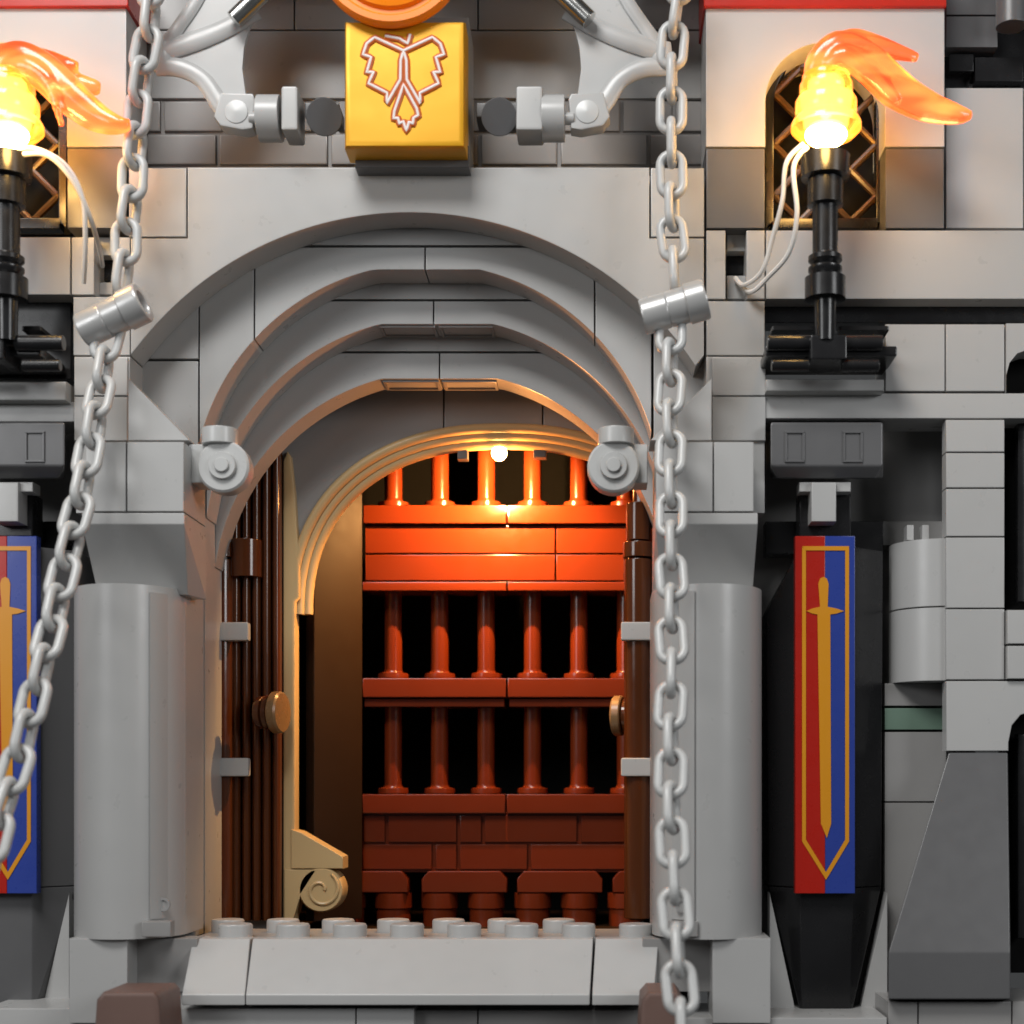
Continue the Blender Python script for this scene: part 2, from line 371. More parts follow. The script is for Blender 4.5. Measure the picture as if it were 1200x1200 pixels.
# ================================================================ PILLARS
def pillar(label, cx, mir):
    def X(px): return cx + (px - 156) * mir               # written for the pillar on the photo's left side
    def bx(mb, x0, y0, x1, y1, Y, d, bev=.018):
        a, b = sorted((X(x0), X(x1))); mb.box(a + G, y0 + G, b - G, y1 - G, Y, d, bev)
    t = thing('gate_pillar', label, 'pillar', W(cx, 1190, -.4))
    # half-round shaft
    yt, yb = 688, 1098
    c = W(cx, 0, -.05); r = S(64, -.05)
    a = MB(); prof = []
    n = 40
    fr = [Vector((c.x + r * math.cos(math.pi + math.pi * k / n), -.05 + .95 * math.sin(math.pi + math.pi * k / n), W(0, yb, -.6).z)) for k in range(n + 1)]
    fr += [Vector((c.x + r, .78, fr[0].z)), Vector((c.x - r, .78, fr[0].z))]
    a.poly3(fr, Vector((0, 0, W(0, yt, -.6).z - W(0, yb, -.6).z)), 0)
    sx = W(X(184), 0, -1).x
    sf = lambda x: -.05 - .95 * math.sqrt(max(0, 1 - ((x - c.x) / r) ** 2)) - .04
    zz0, zz1 = W(0, 1079, -1).z, W(0, 692, -1).z
    a.poly3([Vector((x, sf(x) + e, zz0)) for x, e in ((sx - .14, 0), (sx, 0), (sx + .16, 0), (sx + .16, .08), (sx - .14, .08))], Vector((0, 0, zz1 - zz0)), .01)  # raised strip, shaped in to give the shaft its vertical highlight
    sh = a.build('shaft', 'grey', t)
    d = MB(); d.lathe([(.095, 0), (.095, .035), (.06, .035), (.055, .015)], (sx, sf(sx) - .0, W(0, 1062, -1.03).z), (0, -1, 0), 20); d.build('moulding_mark', 'grey2', sh)
    # capital: inverted slope with lip, two blocks over it
    xa, xb = sorted((X(96), X(216)))
    zl0, zl1, zb_ = W(0, 601, -1).z, W(0, 614, -1).z, W(0, 690, -1).z
    A, B = W(xa, 0, -1).x, W(xb, 0, -1).x
    in_l, in_r = (0.04, .62) if mir > 0 else (.62, .04)
    k = MB()
    k.hull([Vector((A, -1, zl1)), Vector((B, -1, zl1)), Vector((A, -1, zl0)), Vector((B, -1, zl0)), Vector((A, .2, zl0)), Vector((B, .2, zl0)),
            Vector((A + in_l * .2, -.35, zb_)), Vector((B - in_r * .2, -.35, zb_)), Vector((A, .2, zb_)), Vector((B, .2, zb_))], .012)
    k.build('capital', 'grey', t)
    k = MB()
    bx(k, 100, 517, 148, 600, -1, 1.15); bx(k, 148, 517, 216, 600, -1, 1.15)
    k.build('block', 'grey', t)
    k = MB(); tri = [(X(150), 443), (X(222), 516), (X(150), 516)]
    if mir < 0: tri = tri[::-1]
    k.poly(tri, -.7, .7)
    bx(k, 86, 418, 150, 464, -.05, .6); bx(k, 86, 464, 150, 517, -.05, .6)
    k.build('shoulder', 'grey', t)
    k = MB()
    bx(k, 80, 1099, 150, 1200, -.9, .9); k.build('foot_block', 'grey', t); k = MB(); bx(k, 200, 1099, 240, 1180, -.35, .4)
    k.build('foot_block', 'grey', t)
    k = MB(); bx(k, 150, 1099, 232, 1163, -.45, .4)
    k.box(*sorted((X(166), X(200)))[:1], 1080, sorted((X(166), X(200)))[1], 1098, -1.04, .2)
    k.build('recessed_clip', 'grey2', t)
    # tap-like pin with a round face beside the arch
    p = MB(); px = 261 if mir > 0 else 719; o = W(px, 546, -.75)
    p.lathe([(.33, 0), (.36, .03), (.36, .3)], (o.x, -.75, o.z), (0, 1, 0), 32)
    p.lathe([(.18, -.06), (.19, -.04), (.19, 0)], (o.x, -.75, o.z), (0, 1, 0), 24)
    p.lathe([(.09, -.10), (.10, -.09), (.10, -.05)], (o.x, -.75, o.z), (0, 1, 0), 20)
    p.cyl(W(px - 3 * mir, 522, -.6), W(px - 3 * mir, 503, -.6), S(21, -.6))
    a_, b_ = sorted((px, px - 40 * mir)); p.box(a_, 520, b_, 566, -.6, .5, .03)
    p.build('round_pin', 'chain', t)
    return t
pillar('half-round grey pillar beside the wide open gate leaf, its front in clear view', 156, 1)
pillar('half-round grey pillar half hidden by the straight chain, next to the whole banner', 828, -1)

# ================================================================ DOORS
def door(label, near, far, face):
    """leaf of vertical round-edged planks from the hinge post (near) back to its free edge (far)"""
    t = thing('plank_gate', label, 'gate', Vector((near.x, near.y, W(0, 1082, 2.55).z)))
    zb = W(0, 1079, 2.55).z; zt0, zt1 = W(0, 600, 2.6).z, W(0, 524, 2.7).z
    n = 6; L = (far - near).length; tdir = (far - near).normalized(); nrm = Vector((-tdir.y, tdir.x, 0)) * face
    for k in range(n):
        f0, f1 = k / n, (k + .96) / n
        f = (f0 + f1) / 2; zt = zt0 + (zt1 - zt0) * math.sin(f * math.pi / 2)
        c = near + tdir * L * f; hw = L * (f1 - f0) / 2
        p = MB()
        prof = [c + tdir * (hw * math.cos(a)) + nrm * (.16 * math.sin(a)) for a in [math.pi * i / 14 for i in range(15)]]
        prof += [c - tdir * hw - nrm * .08, c + tdir * hw - nrm * .08]
        base = [Vector((q.x, q.y, zb)) for q in prof]
        p.poly3(base, Vector((0, 0, zt - zb)), 0)
        if k == 2:                                         # turned knuckle on the third plank
            zz = W(0, 655, 2.6).z
            p.cyl(Vector((c.x, c.y, zz - .3)) + nrm * .08, Vector((c.x, c.y, zz + .3)) + nrm * .08, .26)
        p.build('plank', 'door', t)
    # hinge post
    p = MB()
    for a, b, r in ((1076, 656, .23), (654, 636, .25), (634, 590, .20)):
        p.cyl(Vector((near.x, near.y - .05, W(0, a, 2.55).z)), Vector((near.x, near.y - .05, W(0, b, 2.55).z)), r)
    p.build('hinge_post', 'door', t)
    for y in (740, 899):
        h = MB(); q = Vector((near.x, near.y - .27, W(0, y, 2.35).z))
        h.wbox((q.x - (.16 if face < 0 else .28), q.y - .08, q.z - .145), (q.x + (.50 if face < 0 else .5), q.y + .1, q.z + .145), .03)
        h.build('hinge_clip', 'chain', t)
    # round pull
    c = near + tdir * L * (.7 if face < 0 else .5); z = W(0, 836, 2.5).z; q = Vector((c.x, c.y, z)) + nrm * .12
    ax = nrm
    if face < 0: q = Vector((c.x, c.y - .42, z)); ax = Vector((1, -.22, 0)).normalized()
    h = MB(); h.lathe([(.24, 0), (.26, .04), (.26, .10), (.22, .13), (.28, .15), (.28, .22), (.25, .25)], q, ax, 28); kn = h.build('pull', 'door', t)
    h = MB(); h.lathe([(.31, .25), (.33, .27), (.33, .38), (.30, .41), (.1, .42)], q, ax, 32); h.build('pull_disc', 'pull', kn)
    return t
dl = door('brown plank gate leaf swung open, its planked inner face seen, beside the tan post', Vector((W(260, 0, 2.66).x, 2.66, 0)), Vector((W(331, 0, 2.76).x, 2.76, 0)), -1)
dr = door('brown plank gate leaf seen edge-on just behind the straight chain', Vector((W(748, 0, 2.62).x, 2.62, 0)), Vector((W(764, 0, 3.7).x, 3.7, 0)), 1)

# ================================================================ PORTCULLIS
YP = 4.3
pc = thing('portcullis', 'reddish brown portcullis of round bars and plank rows glowing orange under the lamp', 'portcullis', W(590, 1082, YP))
def beam(items, Y=YP, d=.75, name='beam'):
    m = MB(); rows(m, items, Y, d, .022); return m.build(name, 'brown', pc)
RX = 800
beam([(425, 591, 594, 614), (594, 591, RX, 614)], YP - .12)
beam([(427, 615, 651, 649), (651, 615, RX, 649), (427, 649, 651, 681), (651, 649, RX, 681)], name='tile_row')
beam([(424, 681, 594, 693), (594, 681, RX, 693)], YP - .12)
beam([(424, 794, 594, 818), (594, 794, RX, 818)], YP - .12)
beam([(426, 818, 592, 829), (596, 818, RX, 829)], YP - .03)
beam([(424, 930, 593, 954), (593, 930, RX, 954)], YP - .12)
m = MB()
for a, b in ((425, 452), (454, 536), (538, 565), (567, 677), (680, RX)): m.box(a + 1, 955.5, b - 1, 987, YP, .5, .022)
for a, b in ((424, 507), (509.5, 536), (538, 619), (621, RX)): m.box(a + 1, 989.5, b - 1, 1019, YP, .5, .022)
m.box(424, 950, RX, 1022, YP + .06, .4, 0)
m.build('brick_row', 'brown', pc)
m = MB()
for a, b in ((412, 478), (494, 594), (606, 706), (718, RX)):
    m.poly([(a + 8, 1021), (b - 8, 1021), (b, 1030), (b, 1046), (a, 1046), (a, 1030)], YP - .12, .6, .02)
m.build('foot_plate', 'brown', pc)
for i in range(7):
    x = 407 + i * 54.4
    m = MB(); o = W(x, 1046, YP + .15); H = o.z - zfl
    m.lathe([(S(22, YP), 0), (S(22, YP), -.25), (S(20, YP), -.27), (S(20, YP), -H)], o, (0, 0, 1), 24); m.build('foot', 'brown', pc)
for i in range(6):
    x = 461 + i * 54.4
    for y0, y1 in ((500, 591), (690, 794), (827, 930)):
        m = MB(); z0, z1 = W(0, y0, YP).z, W(0, y1, YP).z; xx = W(x, 0, YP + .37).x
        r = S(10.5, YP); h = z0 - z1
        m.lathe([(r * 1.72, 0), (r * 1.75, .03), (r * 1.72, .09), (r * 1.15, .11), (r, .16), (r, h)], (xx, YP + .37, z1), (0, 0, 1), 24)
        m.build('bar', 'brown', pc)

# scroll bracket on the floor
sb = thing('scroll_bracket', 'small tan scroll piece with a wedge on top at the tan post foot', 'bracket', W(370, 1075, 2.9))
m = MB(); m.poly([(341, 972), (352, 975), (402, 1004), (402, 1018), (341, 1018)], 2.75, .5, .02); m.build('wedge', 'tan', sb)
m = MB(); o = W(376, 1043, 2.75)
m.lathe([(.335, 0), (.36, .03), (.36, .45)], o, (0, 1, 0), 36)
m.poly([(341, 1019), (372, 1019), (352, 1050), (343, 1080), (333, 1080), (333, 1019)], 2.75, .45, .02)
vol = m.build('volute', 'tan', sb)
m = MB(); m.tube([o + Vector((math.cos(a) * (.06 + .034 * a) * 1.0, -.005, math.sin(a) * (.06 + .034 * a))) for a in [i * .25 for i in range(30)]], .028, 8); m.build('spiral', 'tan', vol)

# lamp of the passage
lp = thing('passage_lamp', 'tiny glaring warm light bulb under the inner arch above the portcullis', 'lamp', W(585, 518, 2.75))
m = MB(); m.box(543, 512, 638, 520, 3.0, .35, .02); m.box(536, 519, 548, 538, 3.0, .2, .02); m.box(625, 519, 640, 536, 3.0, .2, .02); m.build('holder', 'dgrey', lp)
m = MB(); m.ball(W(585, 531, 3.05), .125); m.build('bulb', 'led', lp)
sl = bpy.data.lights.new('bulb_glow', 'POINT'); sl.energy = 200; sl.color = (1, .36, .09); sl.shadow_soft_size = .05
so = bpy.data.objects.new('bulb_glow', sl); COL.objects.link(so); so.location = W(585, 546, 3.05)
sl = bpy.data.lights.new('bulb_light', 'SPOT'); sl.energy = 2700; sl.spot_size = R(156); sl.spot_blend = .5; sl.color = (1, .52, .17); sl.shadow_soft_size = .05
so = bpy.data.objects.new('bulb_light', sl); COL.objects.link(so); so.location = W(585, 547, 3.1); so.rotation_euler = Vector((-.1, .75, -.66)).to_track_quat('-Z', 'Y').to_euler()

# ================================================================ TOWERS
def tower(label, cx, side):
    """side +1: the tower with its alcove opening to the photo's right"""
    dx = cx - 967
    def bx(mb, x0, y0, x1, y1, Y, d, bev=.018): mb.box(x0 + dx + G, y0 + G, x1 + dx - G, y1 - G, Y, d, bev)
    t = thing('castle_tower', label, 'tower', W(cx, 1190, .4))
    m = MB()
    arcp = [(967 + dx + 70 * math.cos(R(a)), 121 - 71 * math.sin(R(a))) for a in range(0, 181, 6)]
    m.poly([(827 + dx, 9), (1107 + dx, 9), (1107 + dx, 172), (1037 + dx, 172)] + arcp + [(897 + dx, 172), (827 + dx, 172)], -.05, 1.0)
    m.build('white_panel', 'white', t)
    m = MB(); bx(m, 824, -60, 1110, 8, -.12, 1.1); m.build('red_trim', 'red', t)
    m = MB(); bx(m, 827, 173, 897, 268, -.02, 1.0); m.build('dark_band', 'dgrey', t); m = MB(); bx(m, 1037, 173, 1107, 268, -.02, 1.0); m.build('dark_band', 'dgrey', t)
    w = MB()
    ring_o = [(967 + dx + 70 * math.cos(R(a)), 121 - 71 * math.sin(R(a))) for a in range(0, 181, 6)]
    ring_i = [(967 + dx + 60 * math.cos(R(a)), 121 - 61 * math.sin(R(a))) for a in range(180, -1, -6)]
    w.poly([(1037 + dx, 268)] + ring_o + [(897 + dx, 268), (907 + dx, 258)] + ring_i + [(1027 + dx, 258)], .42, .2, .02)
    w.box(905 + dx, 255, 1029 + dx, 268, .42, .2, .02)
    win = w.build('window', 'black', t)
    l = MB()
    o = lambda x, y: W(x + dx, y, .55)
    for k in range(-2, 3):
        for sgn in (1, -1):
            x0, y0 = 967 + k * 60 - 110 * sgn, 60; x1, y1 = 967 + k * 60 + 110 * sgn, 280
            pts2 = []
            for i in range(61):
                x = x0 + (x1 - x0) * i / 60; y = y0 + (y1 - y0) * i / 60
                top = 121 - math.sqrt(max(63 ** 2 - (x - 967) ** 2, 0))
                if abs(x - 967) < 62 and top < y < 260: pts2.append(o(x, y))
            if len(pts2) > 2: l.tube([pts2[0], pts2[-1]], S(4.2, .5), 8)
    l.build('lattice', 'lattice', win)
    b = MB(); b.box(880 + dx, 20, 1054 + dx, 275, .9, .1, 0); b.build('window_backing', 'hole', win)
    m = MB()
    lx, rx = (827, 1240) if side > 0 else (640, 1045)
    if side > 0:
        bx(m, 827, 269, 851, 351, 0, .8); bx(m, 874, 269, 897, 351, 0, .8); bx(m, 851, 322, 874, 351, .25, .5); bx(m, 851, 269, 874, 295, .25, .5)
        bx(m, 897, 269, 1240, 351, 0, .8)
        bx(m, 827, 352, 897, 417, 0, .8)
        bx(m, 1037, 379, 1108, 459, 0, .8); bx(m, 1108, 379, 1178, 459, 0, .8)
        bx(m, 827, 417, 897, 460, 0, .8); bx(m, 829, 460, 1240, 491, 0, .8)
        bx(m, 897, 443, 1037, 459, -.25, 1.0, .04)
        bx(m, 828, 491, 897, 602, 0, .8)
    else:
        bx(m, 640, 277, 1042, 346, 0, .8)
        bx(m, 1042, 277, 1070, 346, 0, .8); bx(m, 1092, 277, 1112, 346, 0, .8); bx(m, 1070, 330, 1092, 346, .25, .5); bx(m, 1070, 277, 1092, 300, .25, .5)
        bx(m, 1044, 347, 1112, 417, 0, .8)
        bx(m, 640, 470, 1047, 495, 0, .8); bx(m, 640, 446, 1037, 470, -.2, .8, .03)
        bx(m, 1045, 417, 1112, 470, 0, .8); bx(m, 1047, 470, 1080, 602, 0, .8)
    m.build('brick_courses', 'grey', t)
    m = MB()
    if side > 0: bx(m, 893, 351, 1240, 379, .35, .4); bx(m, 851, 295, 874, 322, .45, .2)
    else: bx(m, 640, 346, 1043, 445, .35, .4); bx(m, 1070, 300, 1092, 330, .45, .2)
    m.build('black_course', 'black', t)
    # alcove with the dark hanger block
    m = MB()
    if side > 0:
        m.wbox((W(897, 0, 1.5).x - .6, 1.5, W(0, 1200, 1.5).z), (W(1112, 0, 1.5).x + .4, 1.7, W(0, 480, 1.5).z), 0)
        bx(m, 1000, 610, 1108, 640, 1.0, .5)
        bx(m, 1036, 800, 1110, 828, .6, .6); bx(m, 1036, 857, 1110, 940, .6, .6); bx(m, 1036, 940, 1110, 1200, .6, .6)
    else:
        m.wbox((W(-110, 0, 1.5).x, 1.5, W(0, 1200, 1.5).z), (W(95, 0, 1.5).x + .2, 1.7, W(0, 480, 1.5).z), 0)
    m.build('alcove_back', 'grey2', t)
    if side > 0:
        m = MB(); bx(m, 1036, 829, 1110, 856, .6, .6); m.build('green_tile', 'sand', t)
        m = MB(); c = W(1098, 0, .75); r = S(56, .5); n = 24
        fr = [Vector((c.x + r * math.cos(a), .75 + r * math.sin(a), W(0, 799, .3).z)) for a in [math.pi + math.pi / 2 * i / n * 1.25 for i in range(n + 1)]] + [Vector((c.x + .25, .8, W(0, 799, .3).z)), Vector((c.x - r, .8, W(0, 799, .3).z))]
        for ya, yb in ((799, 714), (712.5, 634)):
            off = Vector((0, 0, W(0, ya, .3).z - W(0, 799, .3).z))
            m.poly3([p + off for p in fr], Vector((0, 0, W(0, yb, .3).z - W(0, ya, .3).z)), .012)
        zz = W(0, 633, .3).z; m.wbox((W(1062, 0, .35).x, .3, zz), (W(1070, 0, .35).x, .55, zz + .22), .01); m.wbox((W(1080, 0, .35).x, .3, zz), (W(1088, 0, .35).x, .55, zz + .22), .01)
        m.build('rounded_corner', 'grey', t)
    m = MB(); X0, X1 = 903 + dx, 1035 + dx
    m.hull([W(x, y, Y) for x, y, Y in ((X0, 495, -.3), (X1, 495, -.3), (X0, 546, -.3), (X1, 546, -.3), (X0 + 8, 561, -.12), (X1 - 8, 561, -.12), (X0, 495, .9), (X1, 495, .9), (X0, 561, .9), (X1, 561, .9))], .03)
    for xx in (920, 988):
        for q in ((xx, 505, xx + 23, 507.5), (xx, 539, xx + 23, 541.5), (xx, 507.5, xx + 2.5, 539), (xx + 20.5, 507.5, xx + 23, 539)):
            m.box(q[0] + dx, q[1], q[2] + dx, q[3], -.325, .1, .006)
    m.build('hanger_block', 'dgrey', t)
    m = MB(); bx(m, 936, 564, 998, 577, -.1, .3, .02); bx(m, 950, 564, 981, 612, -.2, .4, .03); m.build('tee_clip', 'grey', t)
    m = MB(); bx(m, 936, 578, 998, 630, .15, .4, .03); bx(m, 897, 610, 1036, 650, .7, .4); m.build('clip_backing', 'black', t)
    return t
tr = tower('tower front with a small green tile in its banner alcove, next to the buttress', 967, 1)
tl = tower('tower front cut off by the photo edge, seen left of the slanting chain', 8, -1)

# banner columns + banners
def banner(label, clabel, cx, matc):
    dx = cx - 967
    t = thing('banner_column', clabel, 'column', W(cx, 1190, .4))
    m = MB()
    c = lambda x, y, Y: W(x + dx, y, Y)
    za, zb, zc = W(0, 640, 0).z, W(0, 1040, 0).z, W(0, 1195, 0).z
    x = lambda px: W(px + dx, 0, .1).x
    top = [Vector((x(901), .45, za - .9)), Vector((x(937), .02, za)), Vector((x(999), .02, za)), Vector((x(1040), .45, za))]
    low = [Vector((x(904), .45, zb)), Vector((x(937), .02, zb)), Vector((x(999), .02, zb)), Vector((x(1038), .45, zb))]
    bot = [Vector((x(936), .5, zc)), Vector((x(940), .1, zc)), Vector((x(996), .1, zc)), Vector((x(1004), .5, zc))]
    m.hull(top + low + [v + Vector((0, .8, 0)) for v in (top[0], top[3], low[0], low[3])], .015)
    m.hull([v - Vector((0, 0, .01)) for v in low] + bot + [v + Vector((0, .8, -.01)) for v in (low[0], low[3])] + [v + Vector((0, .7, 0)) for v in (bot[0], bot[3])], .015)
    m.build('octagonal_shaft', matc, t)
    m = MB(); m.poly([(902 + dx, 1046), (934 + dx, 1192), (902 + dx, 1192)], .2, .3, .01); m.build('corner_wedge', 'grey', t); m = MB(); m.poly([(1040 + dx, 1046), (1040 + dx, 1192), (1006 + dx, 1192)], .3, .3, .01); m.build('corner_wedge', 'grey', t)
    b = thing('banner', label, 'banner', W(cx, 1047, -.15))
    Y = -.16
    m = MB(); m.box(932 + dx, 628, 967 + dx, 1047, Y, .16, .012); m.build('red_half', 'bred', b)
    m = MB(); m.box(967 + dx, 628, 1002 + dx, 1047, Y, .16, .012); m.build('blue_half', 'bblue', b)
    m = MB(); Yg = Y - .012
    def seg(p, q, w): 
        p, q = Vector(p), Vector(q); d = (q - p).normalized(); nn = Vector((-d.y, d.x)) * w / 2
        m.poly([tuple(v + Vector((dx, 0))) for v in (p + nn, q + nn, q - nn, p - nn)], Yg, .02, 0)
    m.poly([(940 + dx, 640), (995 + dx, 640), (995 + dx, 986), (968 + dx, 1031), (940 + dx, 986), (940 + dx, 641), (944.5 + dx, 645), (944.5 + dx, 984), (968 + dx, 1022), (990.5 + dx, 984), (990.5 + dx, 645), (944 + dx, 645)], Yg, .02, 0)
    m.build('gold_border', 'bgold', b)
    m = MB()
    sw = [(965, 676), (969, 678), (971, 684), (970, 711), (980, 713), (989, 716), (980, 719), (973, 720), (974, 965), (969, 982), (962, 965), (958, 720), (952, 719), (945, 716), (952, 713), (961, 711), (959, 684), (961, 678)]
    m.poly([(a + dx, c_) for a, c_ in sw], Yg - .001, .022, 0); m.build('sword', 'bgold', b)
    return b
banner('red and blue banner with a whole gold sword, on the black column', 'black eight-sided column carrying the wholly visible banner', 967, 'black')
banner('red and blue sword banner cut by the photo edge behind the slanting chain', 'eight-sided column, light on it painted as dark grey, carrying the cropped banner behind the slanting chain', 8, 'dgrey')  # greyer copy of the black column, light put into the colour

# ================================================================ FAR RIGHT: WINDOW COLUMN, BUTTRESS, UPPER RECESS
t = thing('corner_column', 'flat pale grey stack of bricks with dark arched openings, above the buttress', 'column', W(1150, 900, -.4))
m = MB()
for a, b in ((491, 530), (530, 572), (572, 629), (629, 713), (713, 797)): m.box(1108 + G, a + G, 1178 - G, b - G, -.02, .26)
m.poly([(1109, 798), (1178, 798), (1240, 798), (1240, 832), (1212, 832), (1196, 838), (1186, 850), (1182, 870), (1182, 880), (1109, 880)], -.02, .26)
m.poly([(1179, 460), (1179, 440), (1183, 425), (1192, 414), (1206, 409), (1240, 409), (1240, 379), (1179.2, 379)][::-1], -.01, .5)
m.build('brick_stack', 'grey', t)
m = MB(); rows(m, [(1180, 714, 1240, 755), (1180, 756, 1240, 796)], -.1, .6); m.build('sill_bricks', 'grey', t)
m = MB(); m.box(1176, 405, 1260, 1140, .6, .3, 0); m.build('opening_shade_sheet', 'hole', t)  # near-black sheet, painted as the shade inside the openings
m = MB(); m.box(1193, 460, 1204, 705, .3, .2, .03); m.build('window_bar', 'black', t); m = MB(); m.box(1193, 860, 1204, 1100, .3, .2, .03); m.build('window_bar', 'black', t)
t = thing('buttress', 'large dark grey sloped buttress at the bottom right beside the black banner column', 'buttress', W(1110, 1172, -.6))
m = MB()
m.hull([W(1112, 882, .0), W(1181, 882, .0), W(1041, 1116, -.9), W(1184, 1116, -.9), W(1041, 1171, -.9), W(1184, 1171, -.9), W(1112, 882, .5), W(1181, 882, .5), W(1041, 1171, .5), W(1184, 1171, .5)], .02)
m.build('slope', 'dgrey', t)
t = thing('side_wall', 'pale and dark grey bricks with a black gap at the top right corner beside the torch tower', 'wall', W(1160, 268, .5))
m = MB(); rows(m, [(1108, 102, 1200, 268), (1200, 102, 1290, 268)], .3, .5); m.build('lower_panel', 'grey', t)
m = MB(); rows(m, [(1108, -60, 1240, 18), (1108, 18, 1170, 56)], .6, .5); m.build('dark_bricks', 'dgrey', t)
m = MB(); m.box(1100, 15, 1290, 105, .9, .2, 0); rows(m, [(1112, 62, 1142, 84), (1142, 66, 1200, 96)], .7, .3); m.build('gap_backing', 'black', t)
m = MB(); m.cyl(W(1185, -20, .3), W(1185, 32, .3), S(18, .3)); m.build('round_post', 'dgrey', t)

# ================================================================ CHAINS
def link_mesh():
    rw, half, wr = .155, .135, .062; P = []
    for k in range(11): a = -math.pi / 2 + math.pi * k / 10; P.append(Vector((half + rw * math.cos(a), rw * math.sin(a), 0)))
    for k in range(11): a = math.pi / 2 + math.pi * k / 10; P.append(Vector((-half + rw * math.cos(a), rw * math.sin(a), 0)))
    b = MB(); b.tube(P, wr, 12, closed=True, up=Vector((0, 0, 1)))
    me = bpy.data.meshes.new('chain_link'); b.bm.to_mesh(me); b.bm.free()
    for p in me.polygons: p.use_smooth = True
    me.materials.append(M['chain']); return me
LINK = link_mesh(); PITCH = .58 - .124 - .005
def chain(label, runs, coup):
    t = thing('hanging_chain', label, 'chain', W(*runs[-1][-1]), 'chains hanging across the castle front')
    base = t.location.copy(); k = 0
    for run in runs:
        path = catmull([W(*p) for p in run], 12)
        acc = [0]
        for a, b in zip(path, path[1:]): acc.append(acc[-1] + (b - a).length)
        s = PITCH * .3
        while s < acc[-1]:
            i = max(j for j in range(len(acc) - 1) if acc[j] <= s); f = (s - acc[i]) / (acc[i + 1] - acc[i])
            p = path[i].lerp(path[i + 1], f); tg = (path[i + 1] - path[i]).normalized()
            u = (Vector((0, 1, 0)) - tg * tg.y).normalized(); v = tg.cross(u)
            roll = (R(78) if k % 2 else R(-6)) + random.uniform(-.16, .16)
            y = v * math.cos(roll) + u * math.sin(roll); z = tg.cross(y)
            x = (tg + y * random.uniform(-.10, .10)).normalized(); y = (y - x * x.dot(y)).normalized(); z = x.cross(y)
            mt = Matrix((x, y, z)).transposed().to_4x4(); mt.translation = p - base
            o = bpy.data.objects.new('link', LINK); COL.objects.link(o); o.parent = t; o.matrix_local = mt
            k += 1; s += PITCH
    a, b = W(*coup[0]), W(*coup[1]); L = (b - a).length; r = coup[2]
    c = MB(); c.lathe([(r * .6, .12), (r * .62, .0), (r * .86, 0), (r * .92, .03), (r * .92, L * .38), (r * .86, L * .40), (r * .92, L * .42), (r * .94, L * .68), (r * 1.04, L * .70), (r * 1.04, L - .03), (r * .98, L), (r * .66, L), (r * .6, L - .03), (r * .6, L - .25)], a, b - a, 36)
    c.build('coupler', 'silver', t)
    return t
chain('pale grey chain slanting away to the lower photo edge across the cropped banner',
      [[(178, -30, -.7), (175, 30, -.7), (168, 75, -.7), (161, 130, -.7), (157, 190, -.75), (150, 260, -.8), (145, 310, -.85), (140, 352, -.9)],
       [(128, 386, -1.0), (121, 430, -1.1), (112, 490, -1.4), (98, 560, -1.7), (84, 630, -2.0), (68, 700, -2.3), (52, 770, -2.7), (34, 840, -3.0), (15, 910, -3.3), (-4, 975, -3.6), (-30, 1060, -3.9)]],
      ((97, 388, -1.0), (168, 354, -1.1), .26))
chain('pale grey chain hanging straight down past the edge-on gate leaf',
      [[(800, -34, -.7), (790, 30, -.7), (787, 100, -.7), (787, 180, -.75), (788, 260, -.8), (791, 345, -.9)],
       [(786, 378, -1.0), (785, 450, -1.2), (786, 540, -1.5), (787, 640, -1.9), (787, 740, -2.3), (786, 840, -2.7), (787, 940, -3.1), (790, 1040, -3.5), (796, 1140, -3.9), (800, 1230, -4.2)]],
      ((753, 372, -1.0), (828, 350, -1.1), .26))

